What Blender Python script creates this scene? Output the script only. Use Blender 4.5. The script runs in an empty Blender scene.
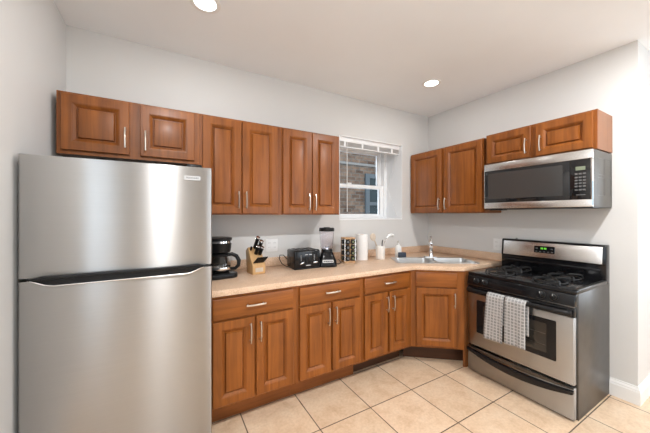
import bpy, bmesh, math, random
from mathutils import Vector, Matrix
random.seed(7)
sc = bpy.context.scene
C = sc.collection
PI = math.pi

# ------------------------------------------------------------------ camera, world, light, exposure
CAM_H = 1.37
cd = bpy.data.cameras.new('camera'); cam = bpy.data.objects.new('camera', cd); C.objects.link(cam)
cam.location = (0, 0, CAM_H); cam.rotation_euler = (PI/2, 0, math.radians(-30))
cd.sensor_fit = 'HORIZONTAL'; cd.sensor_width = 36.0; cd.lens = 36.0*280/650; cd.shift_y = -1.5/650
cd.clip_start = 0.02; cd.clip_end = 100
sc.camera = cam

w = bpy.data.worlds.new('sky'); sc.world = w; w.use_nodes = True
bg = w.node_tree.nodes['Background']; bg.inputs[0].default_value = (0.80, 0.90, 1.0, 1); bg.inputs[1].default_value = 3.2

sc.view_settings.view_transform = 'Standard'; sc.view_settings.look = 'None'
sc.view_settings.gamma = 1.0; sc.view_settings.use_curve_mapping = False
sc.view_settings.exposure = -0.27
try:
    sc.cycles.use_denoising = True; sc.cycles.max_bounces = 12; sc.cycles.diffuse_bounces = 6
    sc.cycles.glossy_bounces = 6; sc.cycles.transmission_bounces = 10
    sc.cycles.caustics_refractive = False; sc.cycles.caustics_reflective = False
    sc.cycles.sample_clamp_indirect = 6.0
except Exception:
    pass
CEIL = 2.635
def area(name, loc, rot, sx, sy, power, col, shape='RECTANGLE'):
    d = bpy.data.lights.new(name, 'AREA'); d.shape = shape; d.size = sx
    if shape == 'RECTANGLE': d.size_y = sy
    d.energy = power; d.color = col
    o = bpy.data.objects.new(name, d); C.objects.link(o); o.location = loc; o.rotation_euler = rot
    return o
# added fill lamps, in unseen wall openings and above the passage outside
FILL_COLOR = (0.84, 0.92, 1.0)
area('rear_fill', (-0.04, -3.38, 1.30), (PI/2, 0, 0), 0.22, 2.0, 2.2, FILL_COLOR)  # narrow lamp added for a bright streak in the refrigerator doors
area('rear_fill', (3.0, -3.38, 1.45), (PI/2, 0, 0), 2.3, 1.7, 22, FILL_COLOR)  # broad fill added behind the camera to lift the ambient light
area('side_fill', (-0.58, -0.55, 1.50), (PI/2, 0, -PI/2), 2.1, 1.4, 5, FILL_COLOR)  # added beside the camera for the bright band reflected in the refrigerator
area('passage_fill', (1.2, 4.0, 4.6), (math.radians(-38), 0, math.radians(-12)), 2.4, 1.2, 380, FILL_COLOR)  # lamp added outside to brighten the window reveal
area('far_fill', (5.18, -1.3, 1.45), (PI/2, 0, PI/2), 2.4, 1.7, 34, FILL_COLOR)  # fill added out of view to brighten the left wall
FRONT_LAMPS, MID_LAMPS, BACK_LAMPS = 4.0, 42.0, 4.0
LAMP_COLOR = (0.985, 0.985, 0.98)

# ------------------------------------------------------------------ materials
def mat(name, color=(0.8, 0.8, 0.8), rough=0.5, metal=0.0, spec=0.5, coat=0.0, aniso=0.0, trans=0.0, ior=1.45, emit=None, es=0.0):
    m = bpy.data.materials.new(name); m.use_nodes = True
    b = m.node_tree.nodes['Principled BSDF']
    b.inputs['Base Color'].default_value = (*color, 1); b.inputs['Roughness'].default_value = rough
    b.inputs['Metallic'].default_value = metal; b.inputs['Specular IOR Level'].default_value = spec
    b.inputs['Coat Weight'].default_value = coat; b.inputs['Anisotropic'].default_value = aniso
    b.inputs['Transmission Weight'].default_value = trans; b.inputs['IOR'].default_value = ior
    if emit: b.inputs['Emission Color'].default_value = (*emit, 1); b.inputs['Emission Strength'].default_value = es
    return m
def N(m, t, **k):
    n = m.node_tree.nodes.new(t)
    for a, v in k.items(): setattr(n, a, v)
    return n
def L(m, a, b): m.node_tree.links.new(a, b)
def P(m): return m.node_tree.nodes['Principled BSDF']
def coords(m, scale, kind='Object', rnd=0.0):
    tc = N(m, 'ShaderNodeTexCoord'); mp = N(m, 'ShaderNodeMapping')
    mp.inputs['Scale'].default_value = scale
    L(m, tc.outputs[kind], mp.inputs['Vector'])
    if rnd:
        oi = N(m, 'ShaderNodeObjectInfo'); mu = N(m, 'ShaderNodeMath', operation='MULTIPLY'); mu.inputs[1].default_value = rnd
        L(m, oi.outputs['Random'], mu.inputs[0]); L(m, mu.outputs[0], mp.inputs['Location'])
    return mp.outputs[0]
def noise(m, vec, scale, detail=4, rough=0.55, dist=0.0):
    n = N(m, 'ShaderNodeTexNoise'); n.inputs['Scale'].default_value = scale; n.inputs['Detail'].default_value = detail
    n.inputs['Roughness'].default_value = rough; n.inputs['Distortion'].default_value = dist
    L(m, vec, n.inputs['Vector']); return n.outputs['Fac']
def ramp(m, fac, stops):
    r = N(m, 'ShaderNodeValToRGB'); e = r.color_ramp.elements
    while len(e) < len(stops): e.new(0.5)
    for i, (p, c) in enumerate(stops): e[i].position = p; e[i].color = (*c, 1)
    L(m, fac, r.inputs[0]); return r.outputs[0]
def mixc(m, fac, a, b, mode='MIX'):
    x = N(m, 'ShaderNodeMix', data_type='RGBA', blend_type=mode)
    for sock, v in ((x.inputs[0], fac), (x.inputs[6], a), (x.inputs[7], b)):
        if hasattr(v, 'links') or hasattr(v, 'is_linked'): L(m, v, sock)
        elif isinstance(v, (int, float)): sock.default_value = v
        else: sock.default_value = (*v, 1)
    return x.outputs[2]
def bump(m, h, strength=0.1, dist=0.01):
    b = N(m, 'ShaderNodeBump'); b.inputs['Strength'].default_value = strength; b.inputs['Distance'].default_value = dist
    L(m, h, b.inputs['Height']); L(m, b.outputs[0], P(m).inputs['Normal'])

def paint(name, c, rough=0.6, s=180, bs=0.05):
    m = mat(name, c, rough); v = coords(m, (1, 1, 1))
    f = noise(m, v, 1.3, 3)
    L(m, ramp(m, f, [(0.3, tuple(x*0.975 for x in c)), (0.7, tuple(min(1, x*1.02) for x in c))]), P(m).inputs['Base Color'])
    bump(m, noise(m, v, s, 2), bs, 0.002); return m
M_wall = paint('wall_paint', (0.67, 0.665, 0.65))
M_ceil = paint('ceiling_paint', (0.87, 0.895, 0.915))
M_trim = paint('trim_paint', (0.82, 0.82, 0.81), 0.35, 60, 0.02)
M_winw = paint('window_white', (0.90, 0.91, 0.92), 0.35, 60, 0.02)

def wood(name, scale, dark, light, rough=0.36):
    m = mat(name, light, rough); v = coords(m, scale, rnd=9.0)
    g = noise(m, v, 1.0, 6, 0.62, 0.6)
    c1 = ramp(m, g, [(0.25, dark), (0.5, tuple((a+b)/2 for a, b in zip(dark, light))), (0.75, light)])
    v2 = coords(m, (3, 3, 3), rnd=5.0); g2 = noise(m, v2, 1.2, 2)
    c2 = ramp(m, g2, [(0.3, (0.86, 0.84, 0.82)), (0.7, (1.08, 1.06, 1.04))])
    L(m, mixc(m, 1.0, c1, c2, 'MULTIPLY'), P(m).inputs['Base Color'])
    P(m).inputs['Coat Weight'].default_value = 0.08; P(m).inputs['Coat Roughness'].default_value = 0.2; P(m).inputs['Specular IOR Level'].default_value = 0.36
    bump(m, g, 0.04, 0.002); return m
WD, WL = (0.150, 0.042, 0.007), (0.335, 0.110, 0.019)
M_wv = wood('cabinet_wood_upright', (26, 26, 1.6), WD, WL)
M_wh = wood('cabinet_wood_level', (1.6, 26, 26), WD, WL)
M_wside = wood('cabinet_veneer', (24, 24, 1.4), (0.20, 0.075, 0.024), (0.29, 0.112, 0.038))
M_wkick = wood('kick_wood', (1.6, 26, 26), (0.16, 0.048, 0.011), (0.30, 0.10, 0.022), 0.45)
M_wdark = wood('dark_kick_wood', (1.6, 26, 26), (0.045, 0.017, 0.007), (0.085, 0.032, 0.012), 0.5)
M_block = wood('block_wood', (22, 22, 2), (0.50, 0.29, 0.12), (0.66, 0.42, 0.20), 0.5)

def tilefloor():
    m = mat('ceramic_tile', (0.66, 0.5, 0.35), 0.34)
    tc = N(m, 'ShaderNodeTexCoord'); mp = N(m, 'ShaderNodeMapping')
    PX, PY = 0.408, 0.403
    mp.inputs['Location'].default_value = (-0.46/PX+10, -0.757/PY+10, 0); mp.inputs['Scale'].default_value = (1/PX, 1/PY, 1)
    L(m, tc.outputs['Object'], mp.inputs['Vector'])
    br = N(m, 'ShaderNodeTexBrick', offset=0.0, squash=1.0)
    br.inputs['Scale'].default_value = 1.0; br.inputs['Brick Width'].default_value = 1.0; br.inputs['Row Height'].default_value = 1.0
    br.inputs['Mortar Size'].default_value = 0.0085; br.inputs['Mortar Smooth'].default_value = 0.1; br.inputs['Bias'].default_value = 0.0
    br.inputs['Color1'].default_value = (0, 0, 0, 1); br.inputs['Color2'].default_value = (1, 1, 1, 1); br.inputs['Mortar'].default_value = (0.5, 0.5, 0.5, 1)
    L(m, mp.outputs[0], br.inputs['Vector'])
    v = coords(m, (1, 1, 1))
    a = ramp(m, noise(m, v, 7, 6, 0.65, 0.4), [(0.25, (0.60, 0.415, 0.265)), (0.5, (0.72, 0.54, 0.375)), (0.75, (0.77, 0.615, 0.455))])
    b = ramp(m, noise(m, v, 55, 4, 0.7), [(0.3, (0.88, 0.85, 0.82)), (0.6, (1.02, 1.02, 1.02))])
    c = mixc(m, 1.0, a, b, 'MULTIPLY')
    t = ramp(m, br.outputs['Color'], [(0, (0.94, 0.93, 0.92)), (1, (1.04, 1.03, 1.03))])
    c = mixc(m, 1.0, c, t, 'MULTIPLY')
    c = mixc(m, br.outputs['Fac'], c, (0.085, 0.055, 0.038))
    L(m, c, P(m).inputs['Base Color'])
    inv = N(m, 'ShaderNodeMath', operation='SUBTRACT'); inv.inputs[0].default_value = 1.0; L(m, br.outputs['Fac'], inv.inputs[1])
    bump(m, inv.outputs[0], 0.35, 0.003)
    return m
M_tile = tilefloor()

def laminate():
    m = mat('speckled_laminate', (0.6, 0.42, 0.27), 0.32); v = coords(m, (1, 1, 1))
    a = ramp(m, noise(m, v, 170, 5, 0.75), [(0.32, (0.34, 0.205, 0.125)), (0.48, (0.66, 0.46, 0.315)), (0.66, (0.84, 0.67, 0.52))])
    b = ramp(m, noise(m, v, 14, 4), [(0.3, (0.92, 0.90, 0.88)), (0.7, (1.04, 1.03, 1.02))])
    L(m, mixc(m, 1.0, a, b, 'MULTIPLY'), P(m).inputs['Base Color']); return m
M_lam = laminate()

def steel(name, c, rough=0.3, aniso=0.75, scale=(1.5, 1.5, 240), rot=0.0, amt=0.06):
    m = mat(name, c, rough, 1.0, aniso=aniso); v = coords(m, scale)
    f = noise(m, v, 1.0, 3)
    L(m, ramp(m, f, [(0.3, tuple(x*(1-amt) for x in c)), (0.7, tuple(min(1, x*(1+amt)) for x in c))]), P(m).inputs['Base Color'])
    if aniso:
        t = N(m, 'ShaderNodeTangent', direction_type='RADIAL', axis='Z'); L(m, t.outputs[0], P(m).inputs['Tangent'])
        P(m).inputs['Anisotropic Rotation'].default_value = rot
    return m
M_steel = steel('brushed_steel', (0.42, 0.412, 0.402), 0.29, 0.99, rot=0.25, amt=0.02)
M_steelb = steel('brushed_steel_trim', (0.66, 0.635, 0.61), 0.27, 0.7, rot=0.25)
M_sink = steel('sink_steel', (0.66, 0.655, 0.64), 0.32, 0.0, (3, 3, 3), 0, 0.02)
M_chrome = mat('chrome', (0.86, 0.86, 0.87), 0.09, 1.0)
M_nickel = mat('brushed_nickel', (0.66, 0.61, 0.54), 0.32, 1.0)
M_black = mat('black_enamel', (0.008, 0.008, 0.009), 0.14, spec=0.38)
M_blackp = mat('black_plastic', (0.009, 0.009, 0.0095), 0.32, spec=0.3)
M_bmatte = mat('black_cast_iron', (0.014, 0.0135, 0.0135), 0.42)
M_dkglass = mat('dark_glass', (0.012, 0.012, 0.013), 0.045, spec=0.6)
M_dkwin = mat('dark_oven_window', (0.03, 0.026, 0.022), 0.06, spec=0.6)
M_mesh = mat('microwave_screen', (0.05, 0.049, 0.048), 0.08, spec=0.6)
M_gside = steel('grey_side_metal', (0.115, 0.11, 0.105), 0.34, 0.0, (6, 6, 6), 0, 0.18)
M_mwside = mat('microwave_side', (0.085, 0.078, 0.068), 0.42, 0.1)
M_fside = mat('fridge_side', (0.05, 0.05, 0.052), 0.45)
M_glass = mat('clear_glass', (1, 1, 1), 0.0, trans=1.0, ior=1.45)
M_pane = mat('window_glass', (1, 1, 1), 0.0, trans=1.0, ior=1.02)
M_smoke = mat('carafe_glass', (0.82, 0.80, 0.78), 0.02, trans=1.0)
M_jar = mat('blender_plastic', (0.97, 0.95, 0.985), 0.05, trans=1.0, ior=1.2)
M_coffee = mat('coffee', (0.02, 0.010, 0.006), 0.2)
M_white = mat('white_plastic', (0.80, 0.80, 0.79), 0.35)
M_badge = mat('badge_silver', (0.50, 0.50, 0.50), 0.5)
M_paper = paint('paper', (0.84, 0.83, 0.81), 0.9, 300, 0.3)
M_ceramic = paint('white_ceramic', (0.80, 0.77, 0.72), 0.3, 40, 0.05)
M_slot = mat('dark_slot', (0.02, 0.02, 0.02), 0.6)
M_mark = mat('pale_print', (0.62, 0.62, 0.62), 0.5)
M_btn = mat('grey_button', (0.13, 0.13, 0.13), 0.45)
M_lcd = mat('lcd_panel', (0.20, 0.23, 0.16), 0.3)
M_green = mat('green_display', (0.02, 0.1, 0.0), 0.4, emit=(0.25, 1.0, 0.08), es=1.0)
M_lamp = mat('lamp_lens', (0.9, 0.9, 0.9), 0.4, emit=(1.0, 0.97, 0.93), es=6.0)
M_blue = mat('blue_film', (0.42, 0.60, 0.74), 0.2)
M_beech = wood('pale_wood', (20, 20, 3), (0.55, 0.47, 0.38), (0.66, 0.59, 0.50), 0.6)
M_rackw = wood('rack_wood', (20, 20, 3), (0.52, 0.30, 0.15), (0.68, 0.44, 0.24), 0.5)
M_sponge = paint('blue_grey_sponge', (0.055, 0.065, 0.085), 0.95, 120, 0.8)
M_blind = mat('blind_slat', (0.62, 0.61, 0.60), 0.5)
M_olive = mat('olive_print', (0.15, 0.16, 0.08), 0.5)
M_spices = [mat('spice_%s' % n, c, 0.7) for n, c in (('paprika', (0.30, 0.07, 0.02)), ('herb', (0.13, 0.14, 0.05)), ('curry', (0.45, 0.26, 0.05)), ('pepper', (0.05, 0.04, 0.035)))]

def cloth():
    m = mat('checked_cotton', (0.6, 0.59, 0.57), 0.9)
    tc = N(m, 'ShaderNodeTexCoord')
    br = N(m, 'ShaderNodeTexBrick', offset=0.0, squash=1.0)
    br.inputs['Scale'].default_value = 1.0; br.inputs['Brick Width'].default_value = 0.0235; br.inputs['Row Height'].default_value = 0.0235
    br.inputs['Mortar Size'].default_value = 0.0042; br.inputs['Mortar Smooth'].default_value = 0.5; br.inputs['Bias'].default_value = 0.0
    br.inputs['Color1'].default_value = (0.24, 0.24, 0.24, 1); br.inputs['Color2'].default_value = (0.32, 0.318, 0.315, 1); br.inputs['Mortar'].default_value = (0.52, 0.515, 0.51, 1)
    L(m, tc.outputs['UV'], br.inputs['Vector'])
    n = noise(m, tc.outputs['UV'], 300, 3, 0.7)
    L(m, mixc(m, 1.0, br.outputs['Color'], ramp(m, n, [(0.3, (0.8, 0.8, 0.8)), (0.7, (1.1, 1.1, 1.1))]), 'MULTIPLY'), P(m).inputs['Base Color'])
    bump(m, n, 0.4, 0.003); return m
M_cloth = cloth()

def brick():
    m = mat('old_brick', (0.3, 0.2, 0.15), 0.9)
    tc = N(m, 'ShaderNodeTexCoord'); sp = N(m, 'ShaderNodeSeparateXYZ'); cb = N(m, 'ShaderNodeCombineXYZ')
    L(m, tc.outputs['Object'], sp.inputs[0]); L(m, sp.outputs[0], cb.inputs[0]); L(m, sp.outputs[2], cb.inputs[1])
    br = N(m, 'ShaderNodeTexBrick'); br.inputs['Scale'].default_value = 1.0
    br.inputs['Brick Width'].default_value = 0.21; br.inputs['Row Height'].default_value = 0.075; br.inputs['Mortar Size'].default_value = 0.008
    br.inputs['Color1'].default_value = (0.075, 0.042, 0.026, 1); br.inputs['Color2'].default_value = (0.17, 0.115, 0.08, 1); br.inputs['Mortar'].default_value = (0.12, 0.115, 0.105, 1)
    L(m, cb.outputs[0], br.inputs['Vector'])
    n = noise(m, coords(m, (1, 1, 1)), 9, 5, 0.7)
    L(m, mixc(m, 1.0, br.outputs['Color'], ramp(m, n, [(0.3, (0.45, 0.45, 0.47)), (0.7, (1.35, 1.32, 1.28))]), 'MULTIPLY'), P(m).inputs['Base Color'])
    return m
M_brick = brick()
M_stone = paint('lintel_stone', (0.17, 0.165, 0.155), 0.9, 30, 0.3)
M_nframe = mat('grey_blue_paint', (0.06, 0.075, 0.085), 0.5)
M_nglass = mat('neighbour_glass', (0.018, 0.03, 0.034), 0.08, spec=0.25)

# ------------------------------------------------------------------ mesh helpers
def newbm(): return bmesh.new()
def merge(bm, tmp, M=None):
    if M is not None: tmp.transform(M)
    me = bpy.data.meshes.new('t'); tmp.to_mesh(me); tmp.free(); bm.from_mesh(me); bpy.data.meshes.remove(me)
def box(bm, x0, x1, y0, y1, z0, z1, bev=0.0, seg=2, M=None):
    t = newbm()
    vs = [t.verts.new((x, y, z)) for x in (x0, x1) for y in (y0, y1) for z in (z0, z1)]
    for f in ((0, 1, 3, 2), (4, 6, 7, 5), (0, 4, 5, 1), (2, 3, 7, 6), (0, 2, 6, 4), (1, 5, 7, 3)): t.faces.new([vs[i] for i in f])
    bmesh.ops.recalc_face_normals(t, faces=t.faces)
    if bev: bmesh.ops.bevel(t, geom=t.edges[:], offset=bev, segments=seg, affect='EDGES', profile=0.5)
    merge(bm, t, M)
def prism(bm, poly, a0, a1, axis='z', bev=0.0, seg=2, M=None):
    """poly is a list of 2D points; axis 'z': (x,y) raised along z; 'x': (y,z) along x; 'y': (x,z) along y"""
    t = newbm()
    def p(q, a): return {'z': (q[0], q[1], a), 'x': (a, q[0], q[1]), 'y': (q[0], a, q[1])}[axis]
    lo = [t.verts.new(p(q, a0)) for q in poly]; hi = [t.verts.new(p(q, a1)) for q in poly]
    n = len(poly); t.faces.new(lo[::-1]); t.faces.new(hi)
    for i in range(n): t.faces.new((lo[i], lo[(i+1) % n], hi[(i+1) % n], hi[i]))
    bmesh.ops.recalc_face_normals(t, faces=t.faces)
    if bev: bmesh.ops.bevel(t, geom=t.edges[:], offset=bev, segments=seg, affect='EDGES', profile=0.5)
    merge(bm, t, M)
def lathe(bm, prof, seg=32, c=(0, 0, 0), M=None, cap=True, sx=1.0, sy=1.0):
    t = newbm(); rings = []
    for r, z in prof:
        if r < 1e-6: rings.append([t.verts.new((0, 0, z))])
        else: rings.append([t.verts.new((sx*r*math.cos(2*PI*i/seg), sy*r*math.sin(2*PI*i/seg), z)) for i in range(seg)])
    for a, b in zip(rings, rings[1:]):
        for i in range(seg):
            j = (i+1) % seg
            if len(a) == 1 and len(b) == 1: continue
            if len(a) == 1: t.faces.new((a[0], b[j], b[i]))
            elif len(b) == 1: t.faces.new((a[i], a[j], b[0]))
            else: t.faces.new((a[i], a[j], b[j], b[i]))
    if cap:
        if len(rings[0]) > 1: t.faces.new(rings[0][::-1])
        if len(rings[-1]) > 1: t.faces.new(rings[-1])
    bmesh.ops.recalc_face_normals(t, faces=t.faces)
    T = Matrix.Translation(c)
    merge(bm, t, (M @ T) if M is not None else T)
def tube(bm, pts, r, seg=10, M=None, flat=1.0):
    """r: a radius or one per point; flat squashes the section along its second axis"""
    pts = [Vector(p) for p in pts]; rs = r if isinstance(r, (list, tuple)) else [r]*len(pts)
    t = newbm(); rings = []; ref = None
    for i, p in enumerate(pts):
        d = (pts[min(i+1, len(pts)-1)] - pts[max(i-1, 0)]).normalized()
        if ref is None:
            ref = Vector((0, 0, 1)) if abs(d.z) < 0.9 else Vector((0, 1, 0))
        a = (ref - d*ref.dot(d)).normalized(); b = d.cross(a); ref = a
        rings.append([t.verts.new(p + (a*math.cos(2*PI*k/seg) + b*flat*math.sin(2*PI*k/seg))*rs[i]) for k in range(seg)])
    for A, B in zip(rings, rings[1:]):
        for k in range(seg): t.faces.new((A[k], A[(k+1) % seg], B[(k+1) % seg], B[k]))
    t.faces.new(rings[0][::-1]); t.faces.new(rings[-1])
    bmesh.ops.recalc_face_normals(t, faces=t.faces); merge(bm, t, M)
def cyl(bm, p0, p1, r0, r1=None, seg=20, M=None):
    tube(bm, [p0, p1], [r0, r0 if r1 is None else r1], seg, M)
def rrect(x0, x1, y0, y1, r, n=5):
    out = []
    for cx, cy, a in ((x1-r, y1-r, 0), (x0+r, y1-r, PI/2), (x0+r, y0+r, PI), (x1-r, y0+r, 1.5*PI)):
        for k in range(n+1): out.append((cx+r*math.cos(a+k*PI/2/n), cy+r*math.sin(a+k*PI/2/n)))
    return out
def obj(name, bm, m, parent=None, ang=35, loc=None, rot=None):
    me = bpy.data.meshes.new(name); bm.to_mesh(me); bm.free()
    if m: me.materials.append(m)
    me.shade_smooth(); me.set_sharp_from_angle(angle=math.radians(ang))
    o = bpy.data.objects.new(name, me); C.objects.link(o)
    if parent: o.parent = parent
    if loc: o.location = loc
    if rot: o.rotation_euler = rot
    return o
def tag(o, label, cat, group=None):
    o['label'] = label; o['category'] = cat
    if group: o['group'] = group
    return o
def thing(name, label, cat, loc=(0, 0, 0), rz=0.0, group=None):
    o = bpy.data.objects.new(name, None); C.objects.link(o); o.empty_display_size = 0.05
    o.location = loc; o.rotation_euler = (0, 0, rz)
    return tag(o, label, cat, group)
def struct(name, bm, m, parent=None, ang=35):
    o = obj(name, bm, m, parent, ang)
    if not parent: o['kind'] = 'structure'
    return o
def cut(o, bms):
    """boolean-subtract temporary solids from a mesh object, keeping one clean mesh"""
    tmp = []
    for b in bms:
        me = bpy.data.meshes.new('cutter'); b.to_mesh(me); b.free()
        c = bpy.data.objects.new('cutter', me); C.objects.link(c); tmp.append(c)
        c.parent = o.parent
        md = o.modifiers.new('cut', 'BOOLEAN'); md.object = c; md.operation = 'DIFFERENCE'; md.solver = 'EXACT'
    bpy.context.view_layer.update()
    dg = bpy.context.evaluated_depsgraph_get()
    me = bpy.data.meshes.new_from_object(o.evaluated_get(dg)); o.modifiers.clear()
    old = o.data; o.data = me; me.name = old.name; bpy.data.meshes.remove(old)
    for c in tmp: bpy.data.objects.remove(c, do_unlink=True)
    o.data.shade_smooth(); o.data.set_sharp_from_angle(angle=math.radians(35))
    return o

# ------------------------------------------------------------------ the room
XL, XR, YB, YE, YR, XF = -0.559, 2.97, 2.473, 0.622, -3.4, 5.2
WX0, WX1, WZ0, WZ1, WYB = 1.60, 2.504, 1.316, 2.212, 2.757
b = newbm(); box(b, XL-0.1, XF+0.1, YR-0.1, YB+0.1, -0.1, 0); struct('floor', b, M_tile)
b = newbm(); box(b, XL-0.1, XF+0.1, YR-0.1, YB+0.1, CEIL, CEIL+0.1); struct('ceiling', b, M_ceil)
b = newbm(); box(b, XL-0.1, XL, 0.5, YB+0.1, 0, CEIL); box(b, XL-0.1, XL, YR, -1.6, 0, CEIL); box(b, XL-0.1, XL, -1.6, 0.5, 0, 0.8); box(b, XL-0.1, XL, -1.6, 0.5, 2.2, CEIL); struct('wall_left', b, M_wall)
b = newbm()
box(b, XL, WX0, YB, YB+0.40, 0, CEIL); box(b, WX1, XR+0.1, YB, YB+0.40, 0, CEIL)
box(b, WX0, WX1, YB, YB+0.40, 0, WZ0); box(b, WX0, WX1, YB, YB+0.40, WZ1, CEIL)
struct('wall_back', b, M_wall)
b = newbm(); box(b, XR, XR+0.12, YE, YB, 0, CEIL); struct('wall_right', b, M_wall)
b = newbm(); box(b, XR+0.12, XF, YE, YE+0.12, 0, CEIL); struct('wall_return', b, M_wall)
b = newbm(); box(b, XF, XF+0.1, YR, -2.5, 0, CEIL); box(b, XF, XF+0.1, -0.1, YE+0.12, 0, CEIL); box(b, XF, XF+0.1, -2.5, -0.1, 0, 0.6); box(b, XF, XF+0.1, -2.5, -0.1, 2.3, CEIL); struct('wall_far', b, M_wall)
b = newbm()
box(b, XL, XF, YR-0.1, YR, 0, 0.3); box(b, XL, XF, YR-0.1, YR, 2.3, CEIL); box(b, 1.85, 4.15, YR-0.1, YR, 0.3, 0.6)
for x0, x1 in ((XL, -0.15), (0.07, 1.85), (4.15, XF)): box(b, x0, x1, YR-0.1, YR, 0.3, 2.3)
struct('wall_rear', b, M_wall)

def base_profile(bm, p0, p1, nrm, ext0=0.0, ext1=0.0, h=0.13, t=0.016):
    """stepped baseboard from p0 to p1 on the floor, nrm pointing into the room"""
    p0, p1, n = Vector((*p0, 0)), Vector((*p1, 0)), Vector((*nrm, 0))
    prof = [(0, 0), (t, 0), (t, h*0.70), (t*0.8, h*0.76), (t*0.8, h*0.82), (t*0.4, h*0.92), (t*0.35, h), (0, h)]
    d = (p1-p0).normalized()
    A = [bm.verts.new(p0 - d*(ext0*q[0]) + n*q[0] + Vector((0, 0, q[1]))) for q in prof]
    B = [bm.verts.new(p1 + d*(ext1*q[0]) + n*q[0] + Vector((0, 0, q[1]))) for q in prof]
    for i in range(len(prof)):
        j = (i+1) % len(prof); bm.faces.new((A[i], A[j], B[j], B[i]))
    bm.faces.new(A[::-1]); bm.faces.new(B); bmesh.ops.recalc_face_normals(bm, faces=bm.faces)
b = newbm(); base_profile(b, (XR, 0.768), (XR, YE), (-1, 0), 0, 1); struct('baseboard_right', b, M_trim, ang=20)
b = newbm(); base_profile(b, (XR, YE), (XF, YE), (0, -1), 1, 0); struct('baseboard_return', b, M_trim, ang=20)
b = newbm(); base_profile(b, (XL, YR), (XL, 1.55), (1, 0)); struct('baseboard_left', b, M_trim, ang=20)

# ------------------------------------------------------------------ window in the back wall
win = bpy.data.objects.new('window_1', None); C.objects.link(win); win['kind'] = 'structure'; win.location = (WX0, YB, WZ0)
b = newbm()
t = 0.006
for x0, x1, z0, z1 in ((WX1-t, WX1, WZ0, WZ1), (WX0, WX0+t, WZ0, WZ1), (WX0, WX1, WZ1-t, WZ1)):
    box(b, x0-WX0, x1-WX0, -0.004, WYB-YB, z0-WZ0, z1-WZ0)
obj('reveal', b, M_winw, win)
b = newbm(); box(b, 0, WX1-WX0, -0.006, WYB-YB, 0, 0.014, 0.003); obj('window_sill', b, M_winw, win)
WW = WX1-WX0; y0 = WYB-YB
b = newbm()
for x0, x1, z0, z1 in ((0, 0.045, 0.014, 0.896), (WW-0.045, WW, 0.014, 0.896), (0.045, WW-0.045, 0.014, 0.03), (0.045, WW-0.045, 0.85, 0.896)):
    box(b, x0, x1, y0-0.02, y0+0.11, z0, z1, 0.003)
obj('window_frame', b, M_winw, win)
def sash(name, z0, z1, ya, rails, stile=0.055):
    b = newbm(); lo, hi = rails
    box(b, 0.045, 0.045+stile, ya, ya+0.035, z0, z1, 0.003); box(b, WW-0.045-stile, WW-0.045, ya, ya+0.035, z0, z1, 0.003)
    box(b, 0.045+stile, WW-0.045-stile, ya, ya+0.035, z0, z0+lo, 0.003); box(b, 0.045+stile, WW-0.045-stile, ya, ya+0.035, z1-hi, z1, 0.003)
    s = obj(name, b, M_winw, win)
    b = newbm(); box(b, 0.045+stile-0.004, WW-0.045-stile+0.004, ya+0.015, ya+0.019, z0+lo-0.004, z1-hi+0.004); obj('pane', b, M_pane, s)
    return s
ls = sash('lower_sash', 0.022, 0.425, y0, (0.045, 0.042))
us = sash('upper_sash', 0.385, 0.868, y0+0.045, (0.042, 0.05))
b = newbm(); box(b, 0.30, 0.36, y0-0.004, y0+0.03, 0.425, 0.44, 0.003); obj('sash_lock', b, M_white, ls)

bl = thing('window_blind', 'white mini blind drawn up to the top of the window recess', 'blind', (WX0+0.012, YB+0.03, WZ1-0.006))
bw = WW-0.026
b = newbm(); box(b, 0, bw, -0.005, 0.045, -0.046, 0, 0.004); obj('headrail', b, M_winw, bl)
b = newbm()
for k in range(14): box(b, 0.004, bw-0.004, 0.0, 0.042, -0.0490-k*0.0034, -0.0475-k*0.0034)
obj('slat_stack', b, M_blind, bl)
b = newbm(); box(b, 0.002, bw-0.002, 0.0, 0.042, -0.104, -0.094, 0.003); obj('bottom_rail', b, M_winw, bl)
for fx in (0.09, 0.36, 0.62, 0.86):
    b = newbm(); box(b, fx*bw-0.012, fx*bw+0.012, -0.003, 0.0, -0.103, -0.046); obj('ladder_tape', b, M_winw, bl)
b = newbm(); cyl(b, (0.10, -0.012, -0.05), (0.10, -0.014, -0.80), 0.004, seg=8); obj('tilt_wand', b, M_white, bl)
b = newbm(); tube(b, [(0.855, 0.02, -0.05), (0.862, 0.10, -0.30), (0.868, 0.20, -0.50), (0.872, 0.11, -0.70), (0.868, 0.03, -0.85)], 0.003, 6); obj('pull_cord', b, M_white, bl)

# the brick house across the passage
bd = thing('brick_building', 'weathered brick building seen outside through the kitchen window', 'building', (3.2, 4.8, 0))
b = newbm(); box(b, -2.6, 4.0, 0.0, 0.3, -0.1, 6.0); bw_ = obj('wall', b, M_brick, bd)
b = newbm(); box(b, -2.6, 4.0, -0.02, 0.0, 2.42, 2.47, 0.004); obj('stone_band', b, M_stone, bd)
b = newbm(); box(b, 0.56, 0.66, -0.05, 0.0, 1.0, 2.26); box(b, 1.5, 1.6, -0.05, 0, 1.0, 2.26); box(b, 0.66, 1.5, -0.05, 0, 2.17, 2.26); box(b, 0.66, 1.5, -0.05, 0, 1.58, 1.65); box(b, 0.5, 1.66, -0.09, 0, 0.94, 1.0)
nw = obj('window', b, M_nframe, bd)
b = newbm(); box(b, 0.66, 1.5, -0.02, -0.005, 1.0, 2.17); obj('pane', b, M_nglass, nw)

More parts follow.
